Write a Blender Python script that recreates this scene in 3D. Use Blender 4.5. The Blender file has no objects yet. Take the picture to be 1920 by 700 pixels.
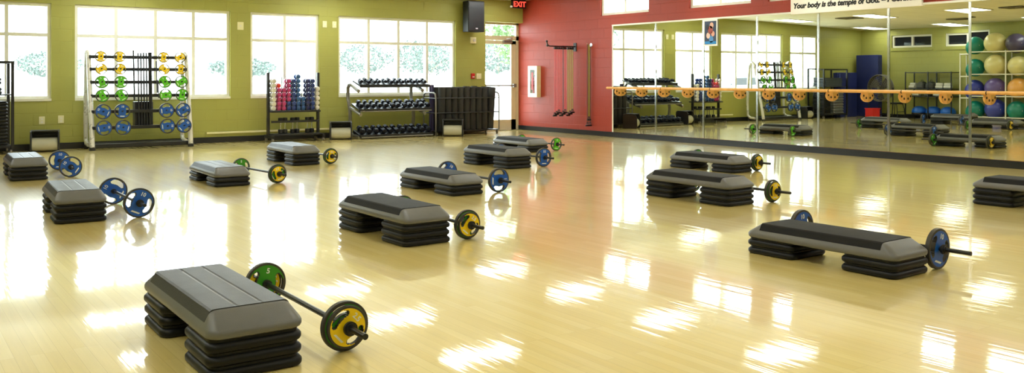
import bpy, math, random
from math import sin, cos, pi, radians
from mathutils import Vector, Matrix
random.seed(7)
C = bpy.context.scene.collection
# ------------------------------------------------------------------ helpers
class MB:
    def __init__(s): s.v = []; s.f = []
    def add(s, vs, fs):
        n = len(s.v); s.v += [tuple(p) for p in vs]; s.f += [tuple(i + n for i in f) for f in fs]; return s
    def box(s, x0, x1, y0, y1, z0, z1):
        return s.add([(x0,y0,z0),(x1,y0,z0),(x1,y1,z0),(x0,y1,z0),(x0,y0,z1),(x1,y0,z1),(x1,y1,z1),(x0,y1,z1)],
                     [(0,3,2,1),(4,5,6,7),(0,1,5,4),(1,2,6,5),(2,3,7,6),(3,0,4,7)])
    def cyl(s, p0, p1, r, n=14, r2=None):
        return s.loft([p0, p1], [r, r if r2 is None else r2], n)
    def loft(s, pts, rs, n=14, caps=True):
        P = [Vector(p) for p in pts]; vs = []; fs = []
        up = None
        for i, p in enumerate(P):
            if i == 0: t = P[1] - P[0]
            elif i == len(P) - 1: t = P[-1] - P[-2]
            else: t = (P[i+1] - P[i]).normalized() + (P[i] - P[i-1]).normalized()
            if t.length < 1e-9: t = Vector((0, 0, 1))
            t.normalize()
            if up is None:
                a = Vector((0, 0, 1)) if abs(t.z) < .9 else Vector((1, 0, 0))
            else: a = up
            u = (a - t * a.dot(t)).normalized(); w = t.cross(u); up = u
            r = rs[i] if hasattr(rs, '__len__') else rs
            for k in range(n):
                q = 2*pi*k/n
                vs.append(p + u*(r*cos(q)) + w*(r*sin(q)))
        for i in range(len(P) - 1):
            for k in range(n):
                a = i*n + k; b = i*n + (k+1) % n
                fs.append((a, b, b + n, a + n))
        if caps:
            fs.append(tuple(reversed(range(n)))); fs.append(tuple(range((len(P)-1)*n, len(P)*n)))
        return s.add(vs, fs)
    def prism(s, pts, fn, a, b):      # outline pts (u,v); fn(u,v,w) -> xyz
        n = len(pts)
        vs = [fn(u, v, a) for u, v in pts] + [fn(u, v, b) for u, v in pts]
        fs = [tuple(reversed(range(n))), tuple(range(n, 2*n))] + [(i, (i+1) % n, (i+1) % n + n, i + n) for i in range(n)]
        return s.add(vs, fs)
    def rings(s, rings):              # rings: lists of equal length, capped both ends
        n = len(rings[0]); vs = [p for r in rings for p in r]; fs = []
        for i in range(len(rings) - 1):
            for k in range(n):
                a = i*n + k; b = i*n + (k+1) % n
                fs.append((a, b, b + n, a + n))
        fs.append(tuple(reversed(range(n)))); fs.append(tuple(range((len(rings)-1)*n, len(rings)*n)))
        return s.add(vs, fs)
    def sphere(s, c, r, nu=24, nv=14, sx=1, sy=1, sz=1):
        vs = [(c[0], c[1], c[2] - r*sz)]; fs = []
        for j in range(1, nv):
            t = pi*j/nv
            for i in range(nu):
                q = 2*pi*i/nu
                vs.append((c[0] + r*sx*sin(t)*cos(q), c[1] + r*sy*sin(t)*sin(q), c[2] - r*sz*cos(t)))
        vs.append((c[0], c[1], c[2] + r*sz)); L = len(vs) - 1
        for i in range(nu):
            fs.append((0, 1 + (i+1) % nu, 1 + i)); b = 1 + (nv-2)*nu
            fs.append((L, b + i, b + (i+1) % nu))
        for j in range(nv - 2):
            for i in range(nu):
                a = 1 + j*nu + i; b = 1 + j*nu + (i+1) % nu
                fs.append((a, b, b + nu, a + nu))
        return s.add(vs, fs)
    def xf(s, m): s.v = [tuple(m @ Vector(p)) for p in s.v]; return s
    def build(s, name, mat, parent=None, loc=None, rot=None, bevel=0, smooth=True, ang=38):
        me = bpy.data.meshes.new(name); me.from_pydata(s.v, [], s.f); me.validate()
        o = bpy.data.objects.new(name, me); C.objects.link(o)
        if mat: me.materials.append(mat)
        if smooth: me.shade_smooth(); me.set_sharp_from_angle(angle=radians(ang))
        if bevel:
            b = o.modifiers.new('bevel', 'BEVEL'); b.width = bevel; b.segments = 2; b.limit_method = 'ANGLE'; b.angle_limit = radians(40)
        if parent: o.parent = parent
        if loc: o.location = loc
        if rot: o.rotation_euler = rot
        return o

LABELS = {}
def tag(o, label, cat, group=None, kind=None):
    if label: o['label'] = label
    if cat: o['category'] = cat
    if group: o['group'] = group
    if kind: o['kind'] = kind
    return o
def thing(name, label, cat, loc=(0,0,0), rz=0, group=None):
    o = bpy.data.objects.new(name, None); C.objects.link(o)
    o.empty_display_size = .1
    o.location = loc; o.rotation_euler = (0, 0, rz)
    return tag(o, label, cat, group)
def struct(o): o['kind'] = 'structure'; return o
def copy_tree(o, parent=None):
    c = o.copy(); C.objects.link(c)
    if parent is not None: c.parent = parent
    for ch in list(o.children): copy_tree(ch, c)
    return c
def dup(o, loc=None, rz=None, label=None, group=None):
    c = copy_tree(o)
    if loc: c.location = loc
    if rz is not None: c.rotation_euler = (0, 0, rz)
    if label: c['label'] = label
    if group: c['group'] = group
    return c
ORD = ['first','second','third','fourth','fifth','sixth','seventh','eighth','ninth','tenth','eleventh','twelfth','thirteenth']
def text_mesh(body, size, mat4, extrude=.001, shear=0, offset=0, align='CENTER', space=1.0):
    cu = bpy.data.curves.new('lettering', 'FONT'); cu.body = body; cu.size = size; cu.extrude = extrude
    cu.shear = shear; cu.offset = offset; cu.align_x = align; cu.align_y = 'BOTTOM_BASELINE'; cu.space_character = space
    cu.resolution_u = 3
    o = bpy.data.objects.new('lettering', cu); C.objects.link(o)
    bpy.context.view_layer.update()
    dg = bpy.context.evaluated_depsgraph_get()
    me = bpy.data.meshes.new_from_object(o.evaluated_get(dg))
    bpy.data.objects.remove(o); bpy.data.curves.remove(cu)
    me.transform(mat4); me.materials.clear(); return me
def text_obj(name, body, size, mat4, mat, parent=None, **k):
    me = text_mesh(body, size, mat4, **k); me.materials.append(mat)
    o = bpy.data.objects.new(name, me); C.objects.link(o)
    if parent: o.parent = parent
    return o
def basis(x, y, z, loc=(0,0,0)):
    m = Matrix((x, y, z)).transposed().to_4x4(); m.translation = Vector(loc); return m
ON_RIGHT = lambda loc: basis((0,-1,0), (0,0,1), (-1,0,0), loc)
ON_BACK = lambda loc: basis((1,0,0), (0,0,1), (0,-1,0), loc)

def rrect(hx, hy, r, z, n=5, cx=0, cy=0):
    pts = []
    for (sx, sy, a0) in ((1,1,0), (-1,1,90), (-1,-1,180), (1,-1,270)):
        for k in range(n + 1):
            a = radians(a0 + 90*k/n)
            pts.append((cx + sx*(hx - r) + r*cos(a), cy + sy*(hy - r) + r*sin(a), z))
    return pts

# ------------------------------------------------------------------ materials
def sl(c): return tuple(((v/255)/12.92 if v/255 <= .04045 else ((v/255 + .055)/1.055)**2.4) for v in c)
def pmat(name, srgb, rough=.5, metal=0, var=.06, scale=8, bump=0, bscale=60, spec=.5, coat=0, emit=None, es=0, rv=.05, lin=None):
    m = bpy.data.materials.new(name); m.use_nodes = True; nt = m.node_tree; N = nt.nodes; L = nt.links
    b = N['Principled BSDF']; c = lin or sl(srgb)
    tc = N.new('ShaderNodeTexCoord'); no = N.new('ShaderNodeTexNoise'); no.inputs['Scale'].default_value = scale; no.inputs['Detail'].default_value = 3
    L.new(tc.outputs['Object'], no.inputs['Vector'])
    rp = N.new('ShaderNodeMapRange'); rp.inputs['From Min'].default_value = .3; rp.inputs['From Max'].default_value = .7
    rp.inputs['To Min'].default_value = 1 - var; rp.inputs['To Max'].default_value = 1 + var
    L.new(no.outputs['Fac'], rp.inputs['Value'])
    mx = N.new('ShaderNodeVectorMath'); mx.operation = 'SCALE'; mx.inputs[0].default_value = c
    L.new(rp.outputs['Result'], mx.inputs['Scale']); L.new(mx.outputs['Vector'], b.inputs['Base Color'])
    r2 = N.new('ShaderNodeMapRange'); r2.inputs['To Min'].default_value = max(0, rough - rv); r2.inputs['To Max'].default_value = min(1, rough + rv)
    L.new(no.outputs['Fac'], r2.inputs['Value']); L.new(r2.outputs['Result'], b.inputs['Roughness'])
    b.inputs['Metallic'].default_value = metal; b.inputs['Specular IOR Level'].default_value = spec
    b.inputs['Coat Weight'].default_value = coat; b.inputs['Coat Roughness'].default_value = .15
    if bump:
        n2 = N.new('ShaderNodeTexNoise'); n2.inputs['Scale'].default_value = bscale; L.new(tc.outputs['Object'], n2.inputs['Vector'])
        bp = N.new('ShaderNodeBump'); bp.inputs['Strength'].default_value = bump; bp.inputs['Distance'].default_value = .002
        L.new(n2.outputs['Fac'], bp.inputs['Height']); L.new(bp.outputs['Normal'], b.inputs['Normal'])
    if emit:
        b.inputs['Emission Color'].default_value = (*emit, 1); b.inputs['Emission Strength'].default_value = es
    return m

def block_mat(name, srgb, axis, rough=.42):
    m = pmat(name, srgb, rough, var=.04, scale=1.3, spec=.3); nt = m.node_tree; N = nt.nodes; L = nt.links
    b = N['Principled BSDF']; g = N.new('ShaderNodeNewGeometry'); s = N.new('ShaderNodeSeparateXYZ'); cb = N.new('ShaderNodeCombineXYZ')
    L.new(g.outputs['Position'], s.inputs[0]); L.new(s.outputs['X' if axis == 'x' else 'Y'], cb.inputs['X']); L.new(s.outputs['Z'], cb.inputs['Y'])
    br = N.new('ShaderNodeTexBrick'); br.inputs['Scale'].default_value = 1; br.inputs['Brick Width'].default_value = .406
    br.inputs['Row Height'].default_value = .2032; br.inputs['Mortar Size'].default_value = .006; br.inputs['Mortar Smooth'].default_value = .6
    br.offset = .5
    L.new(cb.outputs[0], br.inputs['Vector'])
    n2 = N.new('ShaderNodeTexNoise'); n2.inputs['Scale'].default_value = 45; n2.inputs['Detail'].default_value = 4; L.new(g.outputs['Position'], n2.inputs['Vector'])
    ma = N.new('ShaderNodeMath'); ma.operation = 'MULTIPLY_ADD'; ma.inputs[1].default_value = .12
    inv = N.new('ShaderNodeMath'); inv.operation = 'SUBTRACT'; inv.inputs[0].default_value = 1; L.new(br.outputs['Fac'], inv.inputs[1])
    L.new(n2.outputs['Fac'], ma.inputs[0]); L.new(inv.outputs[0], ma.inputs[2])
    bp = N.new('ShaderNodeBump'); bp.inputs['Strength'].default_value = .55; bp.inputs['Distance'].default_value = .006
    L.new(ma.outputs[0], bp.inputs['Height']); L.new(bp.outputs['Normal'], b.inputs['Normal'])
    return m

def floor_mat():
    m = bpy.data.materials.new('maple_floor'); m.use_nodes = True; nt = m.node_tree; N = nt.nodes; L = nt.links
    b = N['Principled BSDF']; g = N.new('ShaderNodeNewGeometry'); s = N.new('ShaderNodeSeparateXYZ'); cb = N.new('ShaderNodeCombineXYZ')
    L.new(g.outputs['Position'], s.inputs[0]); L.new(s.outputs['Y'], cb.inputs['X']); L.new(s.outputs['X'], cb.inputs['Y'])
    br = N.new('ShaderNodeTexBrick'); br.inputs['Scale'].default_value = 1; br.inputs['Brick Width'].default_value = 1.1
    br.inputs['Row Height'].default_value = .057; br.inputs['Mortar Size'].default_value = .0006; br.inputs['Bias'].default_value = 0
    br.offset = .37; br.offset_frequency = 3
    br.inputs['Color1'].default_value = (*sl((231,211,139)), 1); br.inputs['Color2'].default_value = (*sl((223,199,122)), 1); br.inputs['Mortar'].default_value = (*sl((190,165,102)), 1)
    L.new(cb.outputs[0], br.inputs['Vector'])
    mp = N.new('ShaderNodeMapping'); mp.inputs['Scale'].default_value = (30, 1.2, 1); L.new(g.outputs['Position'], mp.inputs['Vector'])
    gr = N.new('ShaderNodeTexNoise'); gr.inputs['Scale'].default_value = 1.5; gr.inputs['Detail'].default_value = 5; L.new(mp.outputs[0], gr.inputs['Vector'])
    bl = N.new('ShaderNodeTexNoise'); bl.inputs['Scale'].default_value = .9; bl.inputs['Detail'].default_value = 2; L.new(g.outputs['Position'], bl.inputs['Vector'])
    ad = N.new('ShaderNodeMath'); ad.operation = 'ADD'; L.new(gr.outputs['Fac'], ad.inputs[0]); L.new(bl.outputs['Fac'], ad.inputs[1])
    rp = N.new('ShaderNodeMapRange'); rp.inputs['From Min'].default_value = .7; rp.inputs['From Max'].default_value = 1.3; rp.inputs['To Min'].default_value = .93; rp.inputs['To Max'].default_value = 1.06
    L.new(ad.outputs[0], rp.inputs['Value'])
    sc = N.new('ShaderNodeVectorMath'); sc.operation = 'SCALE'; L.new(br.outputs['Color'], sc.inputs[0]); L.new(rp.outputs[0], sc.inputs['Scale'])
    L.new(sc.outputs['Vector'], b.inputs['Base Color'])
    # cupped boards: height varies across the boards (x), slowly along them (y)
    m2 = N.new('ShaderNodeMapping'); m2.inputs['Scale'].default_value = (9, .5, 1); L.new(g.outputs['Position'], m2.inputs['Vector'])
    w = N.new('ShaderNodeTexNoise'); w.inputs['Scale'].default_value = 1; w.inputs['Detail'].default_value = 3.5; w.inputs['Roughness'].default_value = .6; L.new(m2.outputs[0], w.inputs['Vector'])
    bp = N.new('ShaderNodeBump'); bp.inputs['Strength'].default_value = 1; bp.inputs['Distance'].default_value = FLOOR_BUMP
    L.new(w.outputs['Fac'], bp.inputs['Height'])
    L.new(bp.outputs['Normal'], b.inputs['Normal'])
    L.new(bp.outputs['Normal'], b.inputs['Coat Normal'])
    b.inputs['Roughness'].default_value = .30
    b.inputs['Coat Weight'].default_value = 1; b.inputs['Coat Roughness'].default_value = .045; b.inputs['Coat IOR'].default_value = 1.5; b.inputs['Specular IOR Level'].default_value = .2
    return m
FLOOR_BUMP = .0011

def ceiling_mat():
    m = pmat('acoustic_tile', (226,222,205), .9, var=.03, scale=30); nt = m.node_tree; N = nt.nodes; L = nt.links
    b = N['Principled BSDF']; g = N.new('ShaderNodeNewGeometry')
    br = N.new('ShaderNodeTexBrick'); br.inputs['Scale'].default_value = 1; br.inputs['Brick Width'].default_value = .61; br.inputs['Row Height'].default_value = .61; br.offset = 0
    br.inputs['Mortar Size'].default_value = .012; br.inputs['Color1'].default_value = (*sl((226,222,205)), 1); br.inputs['Color2'].default_value = (*sl((220,216,198)), 1); br.inputs['Mortar'].default_value = (*sl((205,200,182)), 1)
    L.new(g.outputs['Position'], br.inputs['Vector']); L.new(br.outputs['Color'], b.inputs['Base Color'])
    return m
def glass_mat(name, tint=(1,1,1), fac=.08, rough=0):
    m = bpy.data.materials.new(name); m.use_nodes = True; nt = m.node_tree; N = nt.nodes; L = nt.links; N.clear()
    o = N.new('ShaderNodeOutputMaterial'); mx = N.new('ShaderNodeMixShader'); t = N.new('ShaderNodeBsdfTransparent'); gl = N.new('ShaderNodeBsdfGlossy')
    t.inputs[0].default_value = (*tint, 1); gl.inputs['Roughness'].default_value = rough
    fr = N.new('ShaderNodeFresnel'); fr.inputs[0].default_value = 1.35
    ge = N.new('ShaderNodeNewGeometry'); iv = N.new('ShaderNodeMath'); iv.operation = 'SUBTRACT'; iv.inputs[0].default_value = 1; L.new(ge.outputs['Backfacing'], iv.inputs[1])
    ml = N.new('ShaderNodeMath'); ml.operation = 'MULTIPLY'; L.new(fr.outputs[0], ml.inputs[0]); L.new(iv.outputs[0], ml.inputs[1]); L.new(ml.outputs[0], mx.inputs[0]); L.new(t.outputs[0], mx.inputs[1]); L.new(gl.outputs[0], mx.inputs[2]); L.new(mx.outputs[0], o.inputs[0])
    return m
def mirror_mat():
    m = pmat('silvered_mirror', (226,228,212), .0, metal=1, var=.003, rv=0); m.node_tree.nodes['Principled BSDF'].inputs['Roughness'].default_value = 0
    for l in list(m.node_tree.links):
        if l.to_socket.name == 'Roughness': m.node_tree.links.remove(l)
    return m

GREEN = (161,160,86); RED = (152,56,40)
m_green_x = block_mat('green_block_back', GREEN, 'x'); m_green_y = block_mat('green_block_side', GREEN, 'y'); m_red = block_mat('red_block', RED, 'y', .44)
m_floor = floor_mat(); m_ceil = ceiling_mat(); m_glass = glass_mat('clear_glass', (.93,.97,.97)); m_mirror = mirror_mat()
m_alu = pmat('cream_window_frame', (226,224,212), .45, var=.03)
m_door = pmat('almond_door_frame', (203,192,158), .4, var=.03)
m_base = pmat('black_vinyl_base', (22,22,25), .35, var=.1)
m_white = pmat('white_enamel', (228,226,215), .3, var=.03)
m_silver = pmat('silver_frame_paint', (208,206,200), .28, metal=.35, var=.03)
m_grey_tube = pmat('grey_frame_paint', (120,116,108), .35, metal=.4, var=.05)
m_chrome = pmat('brushed_chrome', (225,228,230), .14, metal=1, var=.03)
m_blk = pmat('black_steel', (24,24,27), .35, var=.1)
m_blkrub = pmat('black_rubber', (27,27,29), .5, var=.12, bump=.15)
m_deck = pmat('grey_deck_plastic', (104,104,104), .4, var=.05, scale=14, bump=.25, bscale=220)
m_deck2 = pmat('charcoal_deck_top', (40,40,42), .46, var=.07, scale=10, bump=.5, bscale=160)
m_mat_top = pmat('black_rubber_top', (21,21,22), .68, spec=.25, var=.06, scale=12, bump=.4, bscale=200)
m_riser = pmat('black_riser_plastic', (14,14,16), .46, spec=.3, var=.1, scale=12, bump=.2, bscale=150)
m_plate = pmat('plate_rubber', (58,55,50), .5, var=.07)
m_yel = pmat('yellow_plate_face', (240,204,10), .4, var=.03)
m_grn = pmat('green_plate_face', (50,140,28), .4, var=.03)
m_grn_b = pmat('bright_green_plate_face', (88,190,30), .4, var=.03)
m_blu = pmat('blue_plate_face', (22,84,178), .38, var=.03)
m_mark = pmat('white_plate_marking', (225,228,225), .5, var=.02)
m_wood = pmat('varnished_oak', (226,168,92), .35, var=.1, scale=14)
m_dark = pmat('dark_hole', (30,20,12), .8)
m_dglass = pmat('dark_room_glass', (26,30,42), .05, spec=.5, var=.05)
m_pink = pmat('pink_vinyl', (176,48,110), .35); m_redv = pmat('red_vinyl', (224,50,40), .35); m_bluv = pmat('blue_vinyl', (32,54,124), .3); m_dblu = pmat('navy_vinyl', (28,34,96), .3); m_whv = pmat('pale_vinyl', (206,202,196), .35); m_teal_v = pmat('steel_blue_vinyl', (36,80,140), .3)
m_foam = pmat('black_foam', (42,41,39), .85, var=.15, bump=.4, bscale=120)
m_purp = pmat('purple_tube', (52,44,88), .5)
m_hex = pmat('hex_rubber', (14,17,30), .5, var=.1, spec=.2)
m_diff = pmat('lit_diffuser', (255,250,240), .6, emit=(.96, 1, .97), es=6.4, var=0)
m_trof = pmat('troffer_frame', (225,222,210), .5)
m_vent = pmat('brown_vent', (120,110,85), .6)
m_banner = pmat('white_banner', (238,234,226), .6, var=.01)
m_ink = pmat('black_ink', (18,18,18), .6)
m_exit = pmat('lit_red_letters', (250,60,50), .5, emit=(1, .05, .03), es=1.6, var=0)
m_cream = pmat('cream_plate', (228,222,180), .45)
m_redp = pmat('red_plastic', (190,30,28), .4)
m_spk = pmat('speaker_cabinet', (22,24,28), .55, bump=.3, bscale=300)
m_band_r = pmat('red_band', (208,60,58), .4); m_band_g = pmat('olive_band', (150,152,42), .4); m_band_d = pmat('maroon_band', (110,34,52), .4); m_band_b = pmat('brown_band', (86,52,34), .4)
m_roll = pmat('grey_drum', (176,174,156), .4, var=.04)
m_navy = pmat('navy_mat', (24,36,104), .55)
m_ground = pmat('pale_paving', (214,214,206), .9, var=.1, scale=.4)
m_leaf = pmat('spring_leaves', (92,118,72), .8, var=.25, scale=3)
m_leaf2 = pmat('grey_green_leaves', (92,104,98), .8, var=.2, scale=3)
m_bark = pmat('pale_bark', (150,140,125), .9, var=.2)

# ------------------------------------------------------------------ room
W, D, XL, YF = 12.39, 16.86, -1.04, -3.2
T = .2
def cz(x): return 2.727 + (x + 1.04)*(3.0 - 2.727)/13.43
def holes_wall(name, mat, a0, a1, z0, z1, holes, fn, ztop=None):
    As = sorted({a0, a1, *[h[0] for h in holes], *[h[1] for h in holes]}); Zs = sorted({z0, z1, *[h[2] for h in holes], *[h[3] for h in holes]})
    m = MB()
    for i in range(len(As) - 1):
        for j in range(len(Zs) - 1):
            ca, cc = (As[i] + As[i+1])/2, (Zs[j] + Zs[j+1])/2
            if any(h[0] < ca < h[1] and h[2] < cc < h[3] for h in holes): continue
            fn(m, As[i], As[i+1], Zs[j], Zs[j+1])
    return struct(m.build(name, mat, smooth=False))
BW = [(1.20, 2.514, .848, 2.47, 2), (2.877, 5.549, .848, 2.47, 4), (5.937, 7.334, .848, 2.47, 2), (7.754, 10.549, .848, 2.47, 4)]
door = (11.34, 12.39, 0, 2.483)
RW = [(12.71, 14.14), (10.21, 11.65), (8.42, 9.85), (6.62, 8.05), (4.83, 6.26), (3.03, 4.46), (.6, 2.03)]
RZ = (2.50, 2.93)
LW = [(14.50, 15.80), (12.80, 14.10)]
LZ = (2.15, 2.53)
struct(MB().box(XL - T, W + T, YF - T, D + .35, -.1, 0).build('floor', m_floor, smooth=False))
cm = MB(); x0, x1 = XL - T, W + T
cm.add([(x0,YF-T,cz(x0)),(x1,YF-T,cz(x1)),(x1,D+T,cz(x1)),(x0,D+T,cz(x0)),(x0,YF-T,3.3),(x1,YF-T,3.3),(x1,D+T,3.3),(x0,D+T,3.3)],
       [(0,3,2,1),(4,5,6,7),(0,1,5,4),(1,2,6,5),(2,3,7,6),(3,0,4,7)])
struct(cm.build('ceiling', m_ceil, smooth=False))
holes_wall('wall_back', m_green_x, XL - T, W, 0, 3.1, [(a, b, c, d) for a, b, c, d, n in BW] + [(door[0], door[1] , -.01, door[3])], lambda m, a, b, c, d: m.box(a, b, D, D + T, c, d))
holes_wall('wall_right', m_red, YF - T, D + T, 0, 3.1, [(a, b, *RZ) for a, b in RW], lambda m, a, b, c, d: m.box(W, W + T, a, b, c, d))
holes_wall('wall_left', m_green_y, YF, D, 0, 3.1, [(a, b, *LZ) for a, b in LW], lambda m, a, b, c, d: m.box(XL - T, XL, a, b, c, d))
struct(MB().box(XL, W, YF - T, YF, 0, 3.1).build('wall_front', m_green_x, smooth=False))
# window number n
wn = 0
def window(fn, a0, a1, z0, z1, panes, rail, mf, mg, depth=.115, fw=.055, mw=.058, label=None):
    """fn(m, a,b, t0,t1, c,d) makes a box at wall coordinate a..b, depth t0..t1 into the wall"""
    global wn; wn += 1
    m = MB(); t0, t1 = .05, .05 + depth
    fn(m, a0, a1, t0, t1, z1 - fw, z1); fn(m, a0, a1, t0, t1, z0, z0 + fw)
    fn(m, a0, a0 + fw, t0, t1, z0 + fw, z1 - fw); fn(m, a1 - fw, a1, t0, t1, z0 + fw, z1 - fw)
    pw = (a1 - a0)/panes
    for k in range(1, panes): fn(m, a0 + k*pw - mw/2, a0 + k*pw + mw/2, t0, t1, z0 + fw, z1 - fw)
    if rail: fn(m, a0 + fw, a1 - fw, t0 + .004, t1 - .004, rail - mw/2, rail + mw/2)
    o = struct(m.build('window_%d' % wn, mf, smooth=False))
    zs = [z0 + fw] + ([rail] if rail else []) + [z1 - fw]
    for k in range(panes):
        for j in range(len(zs) - 1):
            p = MB(); fn(p, a0 + k*pw + .02, a0 + (k+1)*pw - .02, t0 + .070, t0 + .076, zs[j], zs[j+1])
            p.build('glass_pane', mg, o, smooth=False)
    return o
bfn = lambda m, a, b, t0, t1, c, d: m.box(a, b, D + t0, D + t1, c, d)
rfn = lambda m, a, b, t0, t1, c, d: m.box(W + t0, W + t1, a, b, c, d)
lfn = lambda m, a, b, t0, t1, c, d: m.box(XL - t1, XL - t0, a, b, c, d)
for i, (a, b, c, d, n) in enumerate(BW):
    o = window(bfn, a, b, c, d, n, 1.936, m_alu, m_glass)
    s = MB().box(a, b, D - .012, D + .05, c - .03, c + .012); s.build('window_sill', m_alu, o, smooth=False)
for a, b in RW:
    window(rfn, a, b, RZ[0], RZ[1], 2, None, m_alu, m_glass)
for a, b in LW:
    o = window(lfn, a, b, LZ[0], LZ[1], 2, None, m_white, m_dglass)
    MB().box(XL, XL + .03, a - .02, b + .02, LZ[0] - .10, LZ[0] - .075).build('ledge', m_green_y, o, smooth=False)
# door
dm = MB(); y0, y1 = D + .17, D + .24; a, b, _, zt = door
for q in ((a, a + .045, 0, zt), (b - .07, b, 0, zt), (a, b, zt - .045, zt), (a, b, 2.08, 2.18)): dm.box(q[0], q[1], y0, y1, q[2], q[3])
dr = struct(dm.build('door_1', m_door, smooth=False))
lf = MB(); c0, c1 = a + .05, b - .075
for q in ((c0, c0 + .06, .01, 2.07), (c1 - .13, c1, .01, 2.07), (c0, c1, 1.99, 2.07), (c0, c1, .01, .24)): lf.box(q[0], q[1], y0 + .005, y1 - .015, q[2], q[3])
leaf = lf.build('door_leaf', m_door, dr, smooth=False)
MB().box(c0 + .06, c1 - .13, y0 + .025, y0 + .032, .24, 1.99).build('glass_pane', m_glass, leaf)
MB().box(a + .045, b - .07, y0 + .03, y0 + .037, 2.18, zt - .045).build('transom_pane', m_glass, dr)
pb = MB().cyl((c0 + .02, y0 - .05, 1.03), (c1 - .03, y0 - .05, 1.03), .016); pb.box(c1 - .11, c1 - .03, y0 - .07, y0 + .01, .99, 1.07); pb.box(c0 + .01, c0 + .05, y0 - .06, y0 + .01, 1.0, 1.06)
pb.build('push_bar', m_grey_tube, leaf)
cl = MB().box(c1 - .38, c1 - .14, y0 - .055, y0 + .005, 2.02, 2.08); cl.loft([(c1 - .2, y0 - .04, 2.09), (c1 - .38, y0 - .16, 2.105), (c1 - .12, y0 - .02, 2.13)], .009, 8)
cl.build('door_closer', m_grey_tube, dr)
MB().box(a, b, D + .0, D + .34, 0, .012).build('threshold', m_chrome, dr)
struct(MB().box(XL, a, D - .014, D, 0, .105).build('baseboard_back', m_base, smooth=False))
struct(MB().box(W - .014, W, YF, D + .16, 0, .10).build('baseboard_right', m_base, smooth=False))
struct(MB().box(XL, XL + .014, YF, D - .014, 0, .10).build('baseboard_left', m_base, smooth=False))
# conduit raceway low on back wall
tag(MB().box(5.1, 7.75, D - .035, D - .001, .165, .20).build('wire_raceway', m_cream, bevel=.004), 'thin pale wire raceway running low along green wall above black baseboard', 'raceway')
# mirrors
PW = 1.2194; M0 = 13.724; MB0, MT = .105, 2.266
TILT = [0, .0004, -.0003, .0006, 0, -.0005, .0018, 0, 0, 0, 0]
for k in range(11):
    yb, ya = M0 - k*PW - .004, M0 - (k+1)*PW + .004
    m = MB().box(-.006, 0, ya, yb, 0, MT - MB0)
    nm = ['nearest the room corner', 'second from the room corner, left of the poster', 'third from the room corner, with poster at its top corner', 'fourth from the room corner, reflecting the white weight rack', 'fifth from the room corner, reflecting the navy mats and fan', 'sixth from the room corner, reflecting black shelving', 'reflecting stability balls at right edge of photo'] 
    lab = 'tall wall mirror panel ' + nm[k] if k < 7 else 'tall wall mirror panel beyond the right edge of photo'
    o = m.build('mirror_panel', m_mirror, None, (W - .004 - .002*(TILT[k] > .001), 0, MB0), (0, -TILT[k], 0), smooth=False)
    tag(o, lab, 'mirror', 'mirror panels on the red wall')
sm = MB()
for k in range(1, 11):
    y = M0 - k*PW
    s = MB(); s.box(W - .020, W - .012, y - .018, y + .018, MB0 + .004, MT - .004)
    s.box(W - .012, W - .003, y - .003, y + .003, MB0 + .004, MT - .004)
    o = s.build('trim_%d' % (k + 2), m_chrome, smooth=False); struct(o)
    for zz in (MB0 + .25, 1.30, 1.78, 2.12): MB().box(W - .028, W - .020, y - .014, y + .014, zz, zz + .06).build('mirror_clip', m_chrome, o)
struct(MB().box(W - .022, W, M0 - 11*PW, M0 + .03, MT, MT + .03).build('trim_1', m_white, smooth=False))
struct(MB().box(W - .016, W, M0 + .002, M0 + .03, .10, MT).build('trim_2', m_white, smooth=False))
# barre
BX, BZ = W - .17, 1.005
bt = thing('ballet_barre', 'long varnished oak ballet barre mounted across the mirror wall on round wooden brackets', 'barre', (BX, 13.74, BZ))
BE = 1.2
rb = MB().cyl((0, 0, 0), (0, BE - 13.74, 0), .023, 18); rb.build('rail', m_wood, bt)
for y in range(1, 10):
    MB().cyl((0, -y*1.22 - .31, 0), (0, -y*1.22 - .325, 0), .0236, 18).build('rail_joint', m_dark, bt)
y = 13.51
def half_disc(r, n=16): return [(.155 - 0*r, 0)] 
outline = [(.150, .0), (.150, -.135)]
outline = [(.165, .03), (.165, -.155)] + [(.165 - .155*sin(pi*k/14)*(1 if k < 7 else 1), -.062 - .093*cos(pi*k/14)) for k in range(1, 11)] + [(-.02, -.012), (-.028, .018), (.03, .018)]
k = 0
while y > BE + .1:
    br = MB().prism(outline, lambda u, v, w: (u, w, v), -.019, .019).build('bracket', m_wood, bt, (0, y - 13.74, -.012), bevel=.004)
    h = MB()
    for (u, v) in ((.045, -.055), (.11, -.09)): h.cyl((u, -.0205, v), (u, .0205, v), .018, 10)
    h.build('bolt_hole', m_dark, br)
    y -= .614; k += 1
# banner on red wall
bn = thing('wall_banner', 'white banner with bold black slanted scripture lettering above the mirror', 'banner', (W, 8.22, 2.25))
MB().box(-.05, -.001, -1.13, 1.13, 0, .62).build('banner_panel', m_banner, bn, bevel=.003)
text_obj('lettering', 'Your body is the temple of God. – I Corinthians 6:19', .117, ON_RIGHT((-.051, 1.08, .095)), m_ink, bn, shear=.22, offset=.006, align='LEFT', extrude=.001)
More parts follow.
